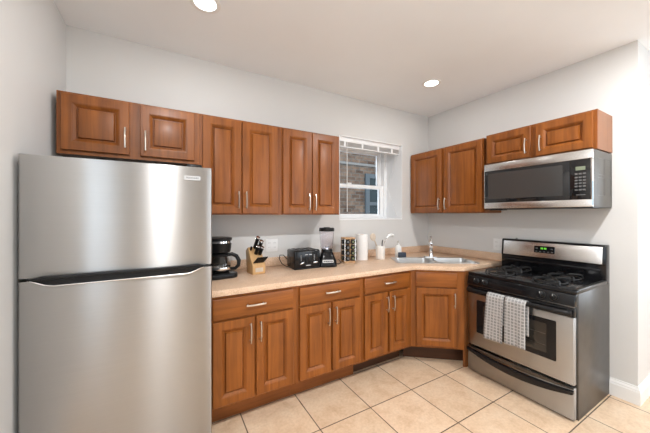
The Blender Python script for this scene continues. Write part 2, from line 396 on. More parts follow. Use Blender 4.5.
# ------------------------------------------------------------------ ceiling lights
def downlight(x, y, label, power):
    t = thing('ceiling_light', label, 'ceiling light', (x, y, CEIL), 0, 'recessed ceiling lights')
    b = newbm(); lathe(b, [(0.062, -0.001), (0.062, -0.007), (0.070, -0.010), (0.086, -0.006), (0.088, -0.0005), (0.062, -0.0005)], 40, cap=False); obj('trim_ring', b, M_trim, t)
    b = newbm(); lathe(b, [(0.0, -0.0045), (0.0625, -0.0045), (0.0625, -0.001), (0, -0.001)], 40, cap=False); obj('lens', b, M_lamp, t)
    d = bpy.data.lights.new('downlight', 'AREA'); d.shape = 'DISK'; d.size = 0.075; d.energy = power; d.color = LAMP_COLOR
    o = bpy.data.objects.new('downlight', d); C.objects.link(o); o.parent = t; o.location = (0, 0, -0.013)
    return t
downlight(0.217, 1.80, 'round white recessed ceiling light above the refrigerator, at top of the photo', FRONT_LAMPS)
downlight(2.224, 1.813, 'round white recessed ceiling light above the corner sink', FRONT_LAMPS)
for x, y in ((0.03, 0.2), (2.224, 0.2), (0.217, -1.6), (2.224, -1.6), (4.1, -0.4), (4.1, -2.0)):
    downlight(x, y, 'round white recessed ceiling light behind the camera', MID_LAMPS*(1.2 if x < 1 else 0.9) if y > 0 else BACK_LAMPS)

# ------------------------------------------------------------------ cabinets
def panel_door(bm, x0, x1, z0, z1, y=0.0, th=0.02, fr=0.054, raised=True):
    """raised-panel door front facing -y; its front plane lies at y, its back at y+th"""
    if raised:
        prof = [(0, y+th), (0, y+0.003), (0.003, y), (fr-0.005, y), (fr-0.003, y+0.0015), (fr, y+0.002), (fr+0.015, y+0.013), (fr+0.0165, y+0.0175), (fr+0.0200, y+0.0175), (fr+0.0215, y+0.015), (fr+0.0255, y+0.004), (fr+0.028, y+0.0035)]
    else:
        prof = [(0, y+th), (0, y+0.005), (0.002, y+0.0035), (0.012, y+0.0012), (0.016, y)]
    rings = []
    for o_, yy in prof:
        rings.append([bm.verts.new(p) for p in ((x0+o_, yy, z0+o_), (x1-o_, yy, z0+o_), (x1-o_, yy, z1-o_), (x0+o_, yy, z1-o_))])
    for A, B in zip(rings, rings[1:]):
        for i in range(4): bm.faces.new((A[i], A[(i+1) % 4], B[(i+1) % 4], B[i]))
    bm.faces.new(rings[-1]); bm.faces.new(rings[0][::-1]); bmesh.ops.recalc_face_normals(bm, faces=bm.faces)
def bar_pull(parent, x, y, z, length=0.125, vertical=True):
    """arched nickel bar pull, centre on the door front at (x, y, z)"""
    b = newbm(); h = length/2
    pts = []
    for k in range(9):
        s = -1+2*k/8; pts.append((s*h, -0.021-0.008*(1-s*s)))
    q = [((x, y+d, z+s) if vertical else (x+s, y+d, z)) for s, d in pts]
    tube(b, q, 0.0062, 8, flat=0.75)
    for s in (-0.80, 0.80):
        p = (x, y, z+s*h) if vertical else (x+s*h, y, z)
        cyl(b, p, (p[0], p[1]-0.024, p[2]), 0.0048, seg=8)
    return obj('handle', b, M_nickel, parent)
def upper_cabinet(label, loc, rz, width, z0, z1, doors, depth=0.30, end=None, group='wooden wall cabinets', gaps=(0.010, 0.014)):
    """doors: list of (x0, x1, handle_x, handle_z0, handle_z1); local z is height above the floor minus z0"""
    t = thing('wall_cabinet', label, 'cabinet', (loc[0], loc[1], z0), rz, group); h = z1-z0
    b = newbm(); box(b, 0.0, width, 0.02, depth, 0, h, 0.0015, 1); obj('carcass', b, M_wside, t)
    b = newbm(); xs = [d[0] for d in doors]
    box(b, 0.035, width-0.035, 0.0003, 0.0195, 0, 0.035); box(b, 0.035, width-0.035, 0.0003, 0.0195, h-0.035, h); box(b, 0, 0.035, 0, 0.0195, 0, h); box(b, width-0.035, width, 0, 0.0195, 0, h)
    for a, c in zip(doors, doors[1:]): m_ = (a[1]+c[0])/2; box(b, m_-0.03, m_+0.03, 0, 0.0195, 0.035, h-0.035)
    obj('face_frame', b, M_wv, t)
    for x0, x1, hx, h0, h1 in doors:
        b = newbm(); panel_door(b, x0, x1, gaps[0], h-gaps[1], -0.021, 0.0205)
        d = obj('door', b, M_wv, t, 25); bar_pull(d, hx, -0.021, (h0+h1)/2-z0, h1-h0)
    return t
UY = 2.172                                   # face-frame plane of the uppers on the back wall
upper_cabinet('short wooden wall cabinet with two doors above the refrigerator', (-0.534, UY), 0, 0.757, 1.728, 2.092,
              [(0.021, 0.347, 0.327, 1.79, 1.915), (0.404, 0.722, 0.434, 1.785, 1.91)], gaps=(0.022, 0.014))
upper_cabinet('tall wooden two-door wall cabinet on the back wall, above the coffee maker and knife block', (0.224, UY), 0, 0.604, 1.372, 2.092,
              [(0.018, 0.288, 0.265, 1.42, 1.547), (0.296, 0.580, 0.322, 1.42, 1.547)])
upper_cabinet('tall wooden two-door wall cabinet on the back wall, beside the window', (0.829, UY), 0, 0.575, 1.372, 2.092,
              [(0.020, 0.283, 0.252, 1.41, 1.55), (0.290, 0.560, 0.312, 1.41, 1.55)])
UX = 2.655                                   # face-frame plane of the uppers on the right wall
upper_cabinet('tall wooden two-door wall cabinet in the corner, above the sink', (UX, 2.468), -PI/2, 0.910, 1.391, 2.107,
              [(0.012, 0.450, 0.428, 1.43, 1.555), (0.484, 0.900, 0.508, 1.43, 1.555)])
upper_cabinet('short wooden wall cabinet with two doors above the microwave', (UX, 1.535), -PI/2, 0.785, 1.84, 2.121,
              [(0.014, 0.375, 0.345, 1.885, 2.01), (0.414, 0.764, 0.450, 1.885, 2.01)])

BY = 1.845
def base_cabinet(label, x0, width, drawer, doors, dx, hx, kick_y, kick_mat, kz=0.155):
    """drawer=(x0,x1), doors=[(x0,x1,handle_x)...] in world x"""
    t = thing('base_cabinet', label, 'cabinet', (x0, BY, 0), 0, 'wooden base cabinets')
    b = newbm(); box(b, 0, width, 0.02, 0.615, kz, 0.864); obj('carcass', b, M_wside, t)
    b = newbm()
    for za, zb in ((kz, 0.20), (0.835, 0.864), (0.685, 0.73)): box(b, 0.042, width-0.042, 0.0003, 0.0195, za, zb)
    for xa, xb in ((0, 0.042), (width-0.042, width)): box(b, xa, xb, 0, 0.0195, kz, 0.864)
    mx_ = (doors[0][1]+doors[1][0])/2-x0; box(b, mx_-0.02, mx_+0.02, 0, 0.0195, 0.20, 0.685)
    obj('face_frame', b, M_wv, t)
    b = newbm(); panel_door(b, drawer[0]-x0, drawer[1]-x0, 0.718, 0.845, -0.021, 0.0205, raised=False); d = obj('drawer', b, M_wh, t, 25)
    bar_pull(d, hx-x0, -0.021, 0.786, 0.128, False)
    for xa, xb, hh in doors:
        b = newbm(); panel_door(b, xa-x0, xb-x0, 0.178, 0.703, -0.021, 0.0205); d = obj('door', b, M_wv, t, 25); bar_pull(d, hh-x0, -0.021, 0.606, 0.13)
    b = newbm(); box(b, 0, width, kick_y-BY, kick_y-BY+0.016, 0, kz+0.001); obj('toe_kick', b, kick_mat, t)
    return t
base_cabinet('wooden base cabinet with a drawer and two doors, next to the refrigerator', 0.244, 0.586, (0.262, 0.796), [(0.262, 0.520, 0.491), (0.532, 0.800, 0.557)], 0, 0.526, 1.972, M_wkick)
base_cabinet('wooden base cabinet with drawer and two doors, middle of three below the back counter', 0.831, 0.588, (0.848, 1.384), [(0.848, 1.106, 1.081), (1.124, 1.388, 1.146)], 0, 1.116, 1.972, M_wkick)
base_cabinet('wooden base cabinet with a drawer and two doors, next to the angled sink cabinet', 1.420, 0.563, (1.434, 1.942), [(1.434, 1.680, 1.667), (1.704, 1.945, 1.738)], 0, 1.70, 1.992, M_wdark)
# the angled sink base
P0, P1 = Vector((1.985, 1.846)), Vector((2.345, 1.556)); dv = P1-P0; DL = dv.length; th = math.atan2(dv.y, dv.x)
t = thing('sink_cabinet', 'angled wooden corner cabinet with a single door under the sink', 'cabinet', (P0.x, P0.y, 0), th)
R = Matrix.Rotation(-th, 4, 'Z') @ Matrix.Translation((-P0.x, -P0.y, 0))
def loc2(p): v = R @ Vector((p[0], p[1], 0)); return (v.x, v.y)
b = newbm(); prism(b, [loc2(p) for p in ((1.999, 1.861), (2.348, 1.580), (2.348, 1.572), (2.962, 1.572), (2.962, 2.465), (1.999, 2.465))], 0.155, 0.69); obj('carcass', b, M_wside, t)
b = newbm(); DW = DL
for za, zb in ((0.155, 0.20), (0.835, 0.864), (0.685, 0.73)): box(b, 0.05, DW-0.06, 0.0003, 0.0195, za, zb)
box(b, 0, 0.05, 0, 0.0195, 0.155, 0.864); box(b, DW-0.06, DW, 0, 0.0195, 0.155, 0.864)
obj('face_frame', b, M_wv, t)
b = newbm(); panel_door(b, 0.044, 0.397, 0.178, 0.705, -0.021, 0.0205); d = obj('door', b, M_wv, t, 25); bar_pull(d, 0.374, -0.021, 0.605, 0.13)
b = newbm(); panel_door(b, 0.044, 0.397, 0.718, 0.845, -0.021, 0.0205, raised=False); obj('false_drawer', b, M_wh, t, 25)
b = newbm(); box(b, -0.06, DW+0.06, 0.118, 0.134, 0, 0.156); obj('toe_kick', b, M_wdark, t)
b = newbm(); prism(b, [loc2(p) for p in ((2.349, 1.555), (2.37, 1.548), (2.95, 1.548), (2.95, 1.562), (2.349, 1.571))], 0.0, 0.864); obj('end_panel', b, M_wside, t)

# ------------------------------------------------------------------ countertop with backsplash
CZ = 0.905
ct = thing('countertop', 'long beige speckled L-shaped laminate countertop on the base cabinets', 'countertop', (0.24, 2.47, 0.865))
def ow(p): return (p[0]-0.24, p[1]-2.47)
b = newbm(); prism(b, [ow(p) for p in ((0.240, 2.470), (0.240, 1.818), (2.000, 1.818), (2.335, 1.545), (2.967, 1.545), (2.967, 2.470))], 0.0, 0.040, bev=0.004)
top = obj('worktop', b, M_lam, ct)
SC = Vector((2.366, 1.943)); SR = -math.radians(32)
def sink_m(): return Matrix.Translation((SC.x-0.24, SC.y-2.47, 0)) @ Matrix.Rotation(SR, 4, 'Z')
b = newbm(); prism(b, rrect(-0.355, 0.400, -0.175, 0.175, 0.05), -0.1, 0.1, M=sink_m()); cut(top, [b])
b = newbm(); box(b, 0.0, 2.727, -0.022, 0.0, 0.0405, 0.118, 0.004); box(b, 2.705, 2.727, 1.545-2.47, -0.022, 0.0405, 0.118, 0.004); obj('backsplash', b, M_lam, ct)

# ------------------------------------------------------------------ sink and faucet
sk = thing('sink', 'stainless steel double-bowl sink set into the corner of the counter', 'sink', (SC.x, SC.y, CZ), SR)
b = newbm(); prism(b, rrect(-0.375, 0.422, -0.19, 0.205, 0.05, 6), 0.0005, 0.006, bev=0.002); rim = obj('rim', b, M_sink, sk)
BW = ((-0.345, 0.005), (0.041, 0.391))
cs = []
for x0, x1 in BW:
    b = newbm(); prism(b, rrect(x0, x1, -0.165, 0.125, 0.055, 6), -0.05, 0.05); cs.append(b)
cut(rim, cs)
for x0, x1 in BW:
    b = newbm(); rings = []
    for o_, z in ((0, 0.0055), (0.002, -0.01), (0.010, -0.12), (0.022, -0.150), (0.05, -0.160)):
        rings.append([b.verts.new((p[0], p[1], z)) for p in rrect(x0+o_, x1-o_, -0.165+o_, 0.125-o_, max(0.055-o_*0.5, 0.02), 6)])
    n = len(rings[0])
    for A, B in zip(rings, rings[1:]):
        for i in range(n): b.faces.new((A[i], B[i], B[(i+1) % n], A[(i+1) % n]))
    b.faces.new(rings[-1]); bmesh.ops.recalc_face_normals(b, faces=b.faces)
    for f in b.faces: f.normal_flip()
    bo = obj('bowl', b, M_sink, sk, 50)
    b = newbm(); lathe(b, [(0, -0.1585), (0.03, -0.1585), (0.043, -0.156), (0.045, -0.1595)], 24, ((x0+x1)/2, -0.02, 0), cap=False); obj('drain', b, M_chrome, bo)
fa = thing('faucet', 'chrome single-lever faucet at the back of the sink', 'faucet', (2.502, 2.048, CZ+0.006), SR-0.30)
b = newbm(); prism(b, rrect(-0.075, 0.075, -0.024, 0.024, 0.023, 6), 0, 0.010, bev=0.003); lathe(b, [(0.026, 0.008), (0.023, 0.02), (0.0215, 0.10), (0.024, 0.108), (0.024, 0.135), (0.0, 0.137)], 24, cap=False); obj('body', b, M_chrome, fa)
b = newbm(); tube(b, [(0, 0, 0.105), (0, -0.03, 0.126), (0, -0.07, 0.142), (0, -0.10, 0.143), (0, -0.118, 0.130)], [0.019, 0.018, 0.016, 0.015, 0.0155], 14); obj('spout', b, M_chrome, fa)
b = newbm(); lathe(b, [(0.024, 0.136), (0.025, 0.15), (0.020, 0.166), (0.0, 0.172)], 20, cap=False); tube(b, [(0, 0.0, 0.158), (0, -0.008, 0.19), (0, -0.022, 0.225)], [0.012, 0.009, 0.007], 10, flat=1.3); obj('lever', b, M_chrome, fa)

# ------------------------------------------------------------------ refrigerator
FX0, FX1, FY = -0.541, 0.240, 1.695
fr = thing('refrigerator', 'stainless steel top-freezer refrigerator with black pocket handles', 'refrigerator', (FX0, FY, 0)); FW = FX1-FX0
b = newbm(); box(b, 0.006, FW-0.006, 0.072, 0.73, 0.03, 1.612, 0.004); obj('body', b, M_fside, fr)
def fdoor(z0, z1):
    b = newbm(); r = 0.012
    pr = [(0, 0.065), (0, r)] + [(r-r*math.cos(a), r-r*math.sin(a)) for a in (PI/8, PI/4, 3*PI/8)]
    mid = []
    for k in range(13):
        s = k/12; x = r+(FW-2*r)*s; mid.append((x, -0.004*(1-(2*s-1)**2)))
    pr = pr+mid+[(FW-r+r*math.sin(a), r-r*math.cos(a)) for a in (PI/8, PI/4, 3*PI/8)]+[(FW, r), (FW, 0.065)]
    prism(b, pr, z0, z1); return b
fz = obj('freezer_door', fdoor(1.094, 1.634), M_steel, fr, 40)
fd = obj('fridge_door', fdoor(0.075, 1.080), M_steel, fr, 40)
b = newbm(); box(b, 0.02, FW-0.02, 0.03, 0.06, 1.079, 1.095); obj('gasket', b, M_blackp, fr)
# pocket handle between the doors: dark recess, bar along the freezer door's foot, thin steel lip under it
def hx(x): return x-FX0
b = newbm(); prism(b, [(hx(-0.515), 1.091), (hx(-0.46), 1.101), (hx(0.165), 1.101), (hx(0.215), 1.091), (hx(0.20), 1.082), (hx(0.165), 1.074), (hx(0.135), 1.061), (hx(0.115), 1.057), (hx(-0.42), 1.057), (hx(-0.447), 1.061), (hx(-0.475), 1.074), (hx(-0.505), 1.082)], -0.012, 0.02, 'y', 0.0015, 1); hd = obj('handle', b, M_blackp, fr)
b = newbm(); prism(b, [(hx(-0.505), 1.092), (hx(-0.46), 1.102), (hx(0.165), 1.102), (hx(0.205), 1.092), (hx(0.165), 1.087), (hx(-0.46), 1.087)], -0.032, -0.008, 'y', 0.003, 2); obj('grip', b, M_blackp, hd)
b = newbm(); tube(b, [(hx(-0.50), -0.012, 1.083), (hx(-0.475), -0.014, 1.072), (hx(-0.449), -0.015, 1.060), (hx(-0.42), -0.016, 1.055), (hx(0.115), -0.016, 1.055), (hx(0.137), -0.015, 1.060), (hx(0.165), -0.014, 1.072), (hx(0.195), -0.012, 1.083)], 0.0035, 8); obj('lip', b, M_steelb, hd)
b = newbm(); box(b, 0.01, FW-0.01, 0.03, 0.075, 0.0, 0.068, 0.003); obj('kick_grille', b, M_blackp, fr)
b = newbm(); box(b, FW-0.13, FW-0.05, 0.02, 0.10, 1.6345, 1.652, 0.006); obj('hinge_cover', b, M_blackp, fr)
b = newbm(); prism(b, rrect(hx(0.098), hx(0.178), 1.560, 1.584, 0.003, 3), -0.0065, 0.0, 'y'); bdg = obj('badge', b, M_badge, fz)
def text(body, size, loc, rot, m, parent, name='lettering', ext=0.0003):
    cu = bpy.data.curves.new(name, 'FONT'); cu.body = body; cu.size = size; cu.align_x = 'CENTER'; cu.align_y = 'CENTER'; cu.extrude = ext
    o = bpy.data.objects.new(name, cu); C.objects.link(o)
    bpy.context.view_layer.update()
    me = bpy.data.meshes.new_from_object(o.evaluated_get(bpy.context.evaluated_depsgraph_get())); bpy.data.objects.remove(o, do_unlink=True)
    me.materials.append(m); q = bpy.data.objects.new(name, me); C.objects.link(q); q.parent = parent; q.location = loc; q.rotation_euler = rot; return q
text('FRIGIDAIRE', 0.0125, (hx(0.138), -0.0069, 1.572), (PI/2, 0, 0), M_btn, bdg)

# ------------------------------------------------------------------ range
RFL = Vector((2.366, 1.523, 0)); RFR = Vector((2.367, 0.768, 0)); rdir = RFR-RFL; RW = 0.755
ra = thing('gas_range', 'stainless steel and black gas range with four burners', 'stove', RFL, math.atan2(rdir.y, rdir.x))
RD = 0.601
b = newbm(); box(b, 0.0, RW, 0.022, RD, 0.0, 0.845, 0.003); obj('body', b, M_gside, ra)
b = newbm(); box(b, 0.02, RW-0.02, 0.012, 0.03, 0.02, 0.80); obj('front_recess', b, M_black, ra)
# cooktop with a raised rim
b = newbm(); box(b, -0.002, RW+0.002, -0.012, 0.530, 0.842, 0.868, 0.006); ctp = obj('cooktop', b, M_black, ra)
b = newbm(); box(b, RW-0.022, RW+0.0035, 0.02, 0.525, 0.846, 0.874, 0.003); obj('side_trim', b, M_gside, ctp)
# slanted control panel
b = newbm(); prism(b, [(-0.002, 0.846), (-0.020, 0.838), (-0.034, 0.765), (0.02, 0.760), (0.02, 0.846)], 0.002, RW-0.002, 'x', 0.003); cp = obj('control_panel', b, M_black, ra)
b = newbm(); box(b, 0.004, RW-0.004, -0.036, -0.02, 0.757, 0.765, 0.002); obj('panel_trim', b, M_gside, cp)
kn = Matrix.Rotation(math.radians(14), 4, 'X')
for kx in (0.085, 0.158, 0.565, 0.640):
    k = newbm(); T = Matrix.Translation((kx, -0.027, 0.803)) @ Matrix.Rotation(math.radians(76+0), 4, 'X')
    lathe(k, [(0.024, 0), (0.024, 0.006), (0.018, 0.010), (0.0165, 0.022), (0.014, 0.0245), (0, 0.0245)], 24, M=T, cap=False)
    box(k, -0.0045, 0.0045, -0.018, 0.018, 0.02, 0.034, 0.002, 1, M=T)
    ko = obj('knob', k, M_blackp, cp)
    k = newbm(); box(k, -0.0015, 0.0015, 0.004, 0.017, 0.0345, 0.0352, M=T); obj('pointer', k, M_mark, ko)
# oven door
b = newbm(); box(b, 0.006, RW-0.006, -0.030, 0.010, 0.242, 0.690, 0.006); od = obj('oven_door', b, M_steel, ra)
b = newbm(); box(b, 0.006, RW-0.006, -0.028, 0.010, 0.691, 0.752, 0.004); obj('door_top_strip', b, M_black, od)
b = newbm(); prism(b, rrect(0.088, 0.652, 0.362, 0.640, 0.008, 3), -0.0325, -0.02, 'y', 0.001, 1); ow_ = obj('oven_window', b, M_black, od)
b = newbm(); prism(b, rrect(0.145, 0.595, 0.400, 0.605, 0.006, 3), -0.0332, -0.03, 'y'); obj('window_pane', b, M_dkwin, ow_)
b = newbm()
for z in (0.45, 0.53): box(b, 0.15, 0.59, -0.0338, -0.0325, z, z+0.004)
obj('rack_line', b, M_gside, ow_)
HZ = 0.722
b = newbm(); pts = []; hw = (RW-0.03)/2
for k in range(21):
    s = -1+k/10; pts.append((RW/2+s*hw, -0.044-0.034*(1-s*s*s*s), HZ))
tube(b, pts, 0.0175, 12, flat=0.75); hb = obj('door_handle', b, M_blackp, od)
for xx in (0.03, RW-0.03):
    b = newbm(); box(b, xx-0.014, xx+0.014, -0.06, -0.026, HZ-0.016, HZ+0.016, 0.004); obj('handle_mount', b, M_blackp, hb)
# storage drawer with a drooping black pull
b = newbm(); box(b, 0.006, RW-0.006, -0.026, 0.010, 0.012, 0.224, 0.006); dr = obj('storage_drawer', b, M_steel, ra)
b = newbm(); up, dn = [], []
for k in range(25):
    s = -1+k/12; c = 1-s*s
    up.append((RW/2+s*(RW/2-0.008), 0.213-0.030*c)); dn.append((RW/2+s*(RW/2-0.008), 0.188-0.060*c))
prism(b, up+dn[::-1], -0.046, -0.02, 'y', 0.004, 2); obj('drawer_handle', b, M_black, dr)
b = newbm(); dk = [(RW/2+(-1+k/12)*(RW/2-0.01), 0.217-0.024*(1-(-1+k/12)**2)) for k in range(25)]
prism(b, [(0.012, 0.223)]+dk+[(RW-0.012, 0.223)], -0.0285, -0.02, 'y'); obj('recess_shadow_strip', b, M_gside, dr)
# back guard
b = newbm(); prism(b, [(0.528, 0.84), (0.528, 0.985), (0.521, 0.99), (0.535, 1.132), (0.545, 1.140), (RD, 1.140), (RD, 0.84)], 0.0, RW, 'x', 0.006, 2); bgd = obj('backguard', b, M_black, ra)
b = newbm(); prism(b, [(0.526, 0.990), (0.5165, 0.994), (0.5295, 1.124), (0.538, 1.126)], 0.020, RW-0.020, 'x', 0.003, 2); obj('steel_face', b, M_steelb, bgd)
tilt = math.atan2(0.013, 0.130)
DM = Matrix.Translation((0.36, 0.5225, 1.066)) @ Matrix.Rotation(-tilt, 4, 'X')
b = newbm(); prism(b, rrect(-0.076, 0.076, -0.03, 0.03, 0.006, 3), -0.003, 0.004, 'y', M=DM); dp = obj('clock_display', b, M_dkglass, bgd)
b = newbm()
for q in (-0.022, -0.012, 0.003, 0.013): box(b, q-0.003, q+0.003, -0.0042, -0.003, 0.002, 0.017, M=DM)
obj('digits', b, M_green, dp)
b = newbm()
for q in (-0.058, -0.03, 0.0, 0.03, 0.058): box(b, q-0.007, q+0.007, -0.0038, -0.003, -0.022, -0.016, M=DM)
for q in (-0.056, 0.056): box(b, q-0.008, q+0.008, -0.0038, -0.003, 0.004, 0.012, M=DM)
obj('touch_key', b, M_btn, dp)
b = newbm(); box(b, 0.03, RW-0.03, 0.509, 0.529, 0.935, 0.958, 0.004); obj('vent_lip', b, M_black, bgd)
# burners and grates
for gx in (0.20, 0.555):
    for gy in (0.140, 0.385):
        b = newbm(); lathe(b, [(0.052, 0.0), (0.050, 0.006), (0.036, 0.008), (0.036, 0.016), (0.030, 0.019), (0, 0.020)], 24, (gx, gy, 0.868), cap=False); obj('burner', b, M_bmatte, ctp)
    b = newbm()
    for gy in (0.140, 0.385):
        cz = 0.868
        r = 0.095
        ring = [(gx+r*math.cos(2*PI*k/24), gy+r*math.sin(2*PI*k/24), cz+0.012) for k in range(25)]
        tube(b, ring, 0.0055, 6)
        for k in range(4):
            a = PI/4+k*PI/2; c_, s_ = math.cos(a), math.sin(a)
            tube(b, [(gx+c_*0.118, gy+s_*0.118, cz+0.004), (gx+c_*0.112, gy+s_*0.112, cz+0.030), (gx+c_*0.09, gy+s_*0.09, cz+0.036), (gx+c_*0.028, gy+s_*0.028, cz+0.036)], 0.0062, 6)
    tube(b, [(gx, 0.140+0.095, 0.88), (gx, 0.385-0.095, 0.88)], 0.0055, 6)
    obj('grate', b, M_bmatte, ctp)
b = newbm(); box(b, 0.115, 0.125, 0.558, 0.573, 1.1402, 1.150, 0.002); obj('top_clip', b, M_blackp, bgd)

# dish towels over the oven handle
def towel(x0, x1, zf, zb, label, skew=0.0, ph=0.0):
    bm = newbm(); uv = bm.loops.layers.uv.new('UVMap'); nx, path = 14, []
    R_ = 0.0225; yc = -0.0760
    for k in range(25): path.append((yc-R_-0.006*math.sin(k/24*2.2), zf+(HZ-zf)*k/24))
    for k in range(1, 9): a = PI-PI*k/9; path.append((yc+R_*math.cos(a), HZ+R_*math.sin(a)))
    for k in range(17): path.append((yc+R_, HZ-(HZ-zb)*k/16))
    s = [0.0]
    for p, q in zip(path, path[1:]): s.append(s[-1]+math.hypot(q[0]-p[0], q[1]-p[1]))
    G = []
    for j, (y, z) in enumerate(path):
        row = []
        for i in range(nx+1):
            f = i/nx; drop = max(0.0, HZ-z)/(HZ-zf)
            front = j < 25
            x = x0+(x1-x0)*f+(skew*drop*(1-f*0.5) if front else 0)
            yy = y-(0.004*math.sin(f*7+ph)*drop+0.003*drop*math.sin(f*13+ph*2) if front else 0)
            row.append((bm.verts.new((x, yy, z-(0.004*math.sin(f*3+ph) if j == 0 else 0))), f*(x1-x0), s[j]))
        G.append(row)
    for A, B in zip(G, G[1:]):
        for i in range(nx):
            q = (A[i], A[i+1], B[i+1], B[i]); f = bm.faces.new([v[0] for v in q])
            for lp, v in zip(f.loops, q): lp[uv].uv = (v[1]+0.003, v[2])
    bmesh.ops.recalc_face_normals(bm, faces=bm.faces)
    o = obj('dish_towel', bm, M_cloth, None, 60); o.matrix_world = Matrix.Translation(RFL) @ Matrix.Rotation(math.atan2(rdir.y, rdir.x), 4, 'Z')
    md = o.modifiers.new('cloth_thickness', 'SOLIDIFY'); md.thickness = 0.0035; md.offset = 0
    return tag(o, label, 'towel', 'dish towels on the oven handle')
towel(0.214, 0.346, 0.372, 0.50, 'grey checked dish towel on the oven handle, nearer to the sink', -0.026, 0.3)
towel(0.354, 0.496, 0.388, 0.48, 'grey checked dish towel on the oven handle, further from the sink', -0.006, 1.9)

# ------------------------------------------------------------------ microwave
MX = 2.588
mw = thing('microwave', 'stainless steel and black over-the-range microwave under the wall cabinet', 'microwave', (MX, 1.518, 1.42), -PI/2); MW = 0.763
b = newbm(); box(b, 0.002, MW, 0.022, 0.378, 0.008, 0.4135, 0.003); obj('housing', b, M_mwside, mw)
b = newbm()
for ya, yb, za, zb in ((0.09, 0.21, 0.24, 0.36), (0.09, 0.21, 0.09, 0.22), (0.225, 0.345, 0.24, 0.36), (0.225, 0.345, 0.09, 0.22)):
    for q in ((ya, yb, za, za+0.003), (ya, yb, zb-0.003, zb), (ya, ya+0.003, za, zb), (yb-0.003, yb, za, zb)): box(b, MW, MW+0.0008, *q)
obj('side_embossing', b, M_gside, mw)
b = newbm(); box(b, 0.0, MW, 0.0, 0.022, 0.350, 0.4135, 0.004); obj('top_band', b, M_steelb, mw)
b = newbm(); box(b, 0.0, MW, 0.0, 0.022, 0.008, 0.062, 0.004); obj('bottom_band', b, M_steelb, mw)
for xa, xb in ((0.0, 0.006), (MW-0.012, MW)):
    b = newbm(); box(b, xa, xb, 0.0, 0.022, 0.062, 0.35, 0.002); obj('side_band', b, M_steelb, mw)
b = newbm(); box(b, 0.006, 0.634, 0.002, 0.022, 0.0625, 0.3495, 0.002); dg = obj('door', b, M_dkglass, mw)
b = newbm(); box(b, 0.636, MW-0.0125, 0.002, 0.022, 0.0625, 0.3495, 0.002); pn = obj('control_panel', b, M_dkglass, mw)
b = newbm(); prism(b, rrect(0.035, 0.592, 0.095, 0.325, 0.004, 3), 0.0004, 0.003, 'y'); obj('door_window', b, M_mesh, dg)
b = newbm(); box(b, 0.668, 0.722, 0.0006, 0.003, 0.272, 0.298); obj('display', b, M_lcd, pn)
for r in range(6):
    for c in range(3):
        zt = 0.252-r*0.0215-(0.004 if r > 0 else 0)-(0.004 if r > 4 else 0)
        b = newbm(); box(b, 0.663+c*0.0225, 0.663+c*0.0225+0.0165, 0.001, 0.0025, zt-0.011, zt); obj('button', b, M_btn, pn)
b = newbm(); box(b, 0.670, 0.722, 0.0012, 0.0025, 0.092, 0.098); obj('print', b, M_btn, pn)
b = newbm(); box(b, 0.004, MW-0.002, 0.012, 0.378, 0.0, 0.0078, 0.002); un = obj('underside', b, M_blackp, mw)
b = newbm(); box(b, 0.035, 0.15, 0.03, 0.10, -0.008, 0.0); obj('surface_lamp', b, M_blackp, un)
b = newbm(); box(b, MW-0.004, MW+0.0012, -0.0012, 0.006, 0.02, 0.19); obj('protective_film', b, M_blue, mw)

# ------------------------------------------------------------------ outlets
def outlet(label, loc, rz, wd, rows):
    t = thing('outlet_plate', label, 'outlet', loc, rz)
    b = newbm(); box(b, -wd/2, wd/2, -0.006, 0, -0.058, 0.058, 0.002); obj('plate', b, M_white, t)
    for gx in rows:
        for gz in (-0.021, 0.021):
            b = newbm(); prism(b, rrect(gx-0.016, gx+0.016, gz-0.014, gz+0.014, 0.008, 3), -0.0085, -0.005, 'y'); s = obj('socket', b, M_white, t)
            b = newbm()
            for q in (-0.006, 0.006): box(b, gx+q-0.001, gx+q+0.001, -0.009, -0.0082, gz-0.002, gz+0.007)
            obj('slot', b, M_slot, s)
outlet('white double outlet plate on the back wall, between knife block and toaster', (0.862, YB, 1.092), 0, 0.115, (-0.025, 0.025))
outlet('white outlet plate on the right wall, beside the range backguard', (XR, 1.585, 1.070), -PI/2, 0.115, (-0.025, 0.025))

# ------------------------------------------------------------------ things on the counter
Z = CZ+0.0005
# coffee maker
cm = thing('coffee_maker', 'black drip coffee maker with a glass carafe, next to the refrigerator', 'coffee maker', (0.368, 2.232, Z), math.radians(4))
b = newbm(); prism(b, rrect(-0.110, 0.116, -0.118, 0.135, 0.06, 6), 0.0, 0.034, bev=0.006); bs = obj('base', b, M_blackp, cm)
b = newbm(); lathe(b, [(0, 0.0345), (0.066, 0.0345), (0.072, 0.037), (0.072, 0.034)], 32, (0, -0.03, 0), cap=False); obj('hot_plate', b, M_bmatte, bs)
b = newbm(); box(b, 0.055, 0.085, -0.095, -0.055, 0.034, 0.038, 0.001); obj('switch', b, M_btn, bs)
b = newbm(); prism(b, rrect(-0.085, 0.085, 0.062, 0.130, 0.025, 5), 0.034, 0.22, bev=0.004); obj('water_tank', b, M_blackp, cm)
b = newbm(); lathe(b, [(0.070, 0.186), (0.077, 0.190), (0.083, 0.225), (0.087, 0.262), (0.087, 0.276), (0.089, 0.278), (0.089, 0.291), (0.080, 0.295), (0, 0.296)], 36, (0, 0.0, 0), sy=1.25, cap=True); obj('brew_head', b, M_blackp, cm)
b = newbm(); lathe(b, [(0.0872, 0.256), (0.0888, 0.258), (0.0888, 0.272), (0.0872, 0.274)], 36, (0, 0, 0), sy=1.25, cap=False); obj('chrome_band', b, M_chrome, cm)
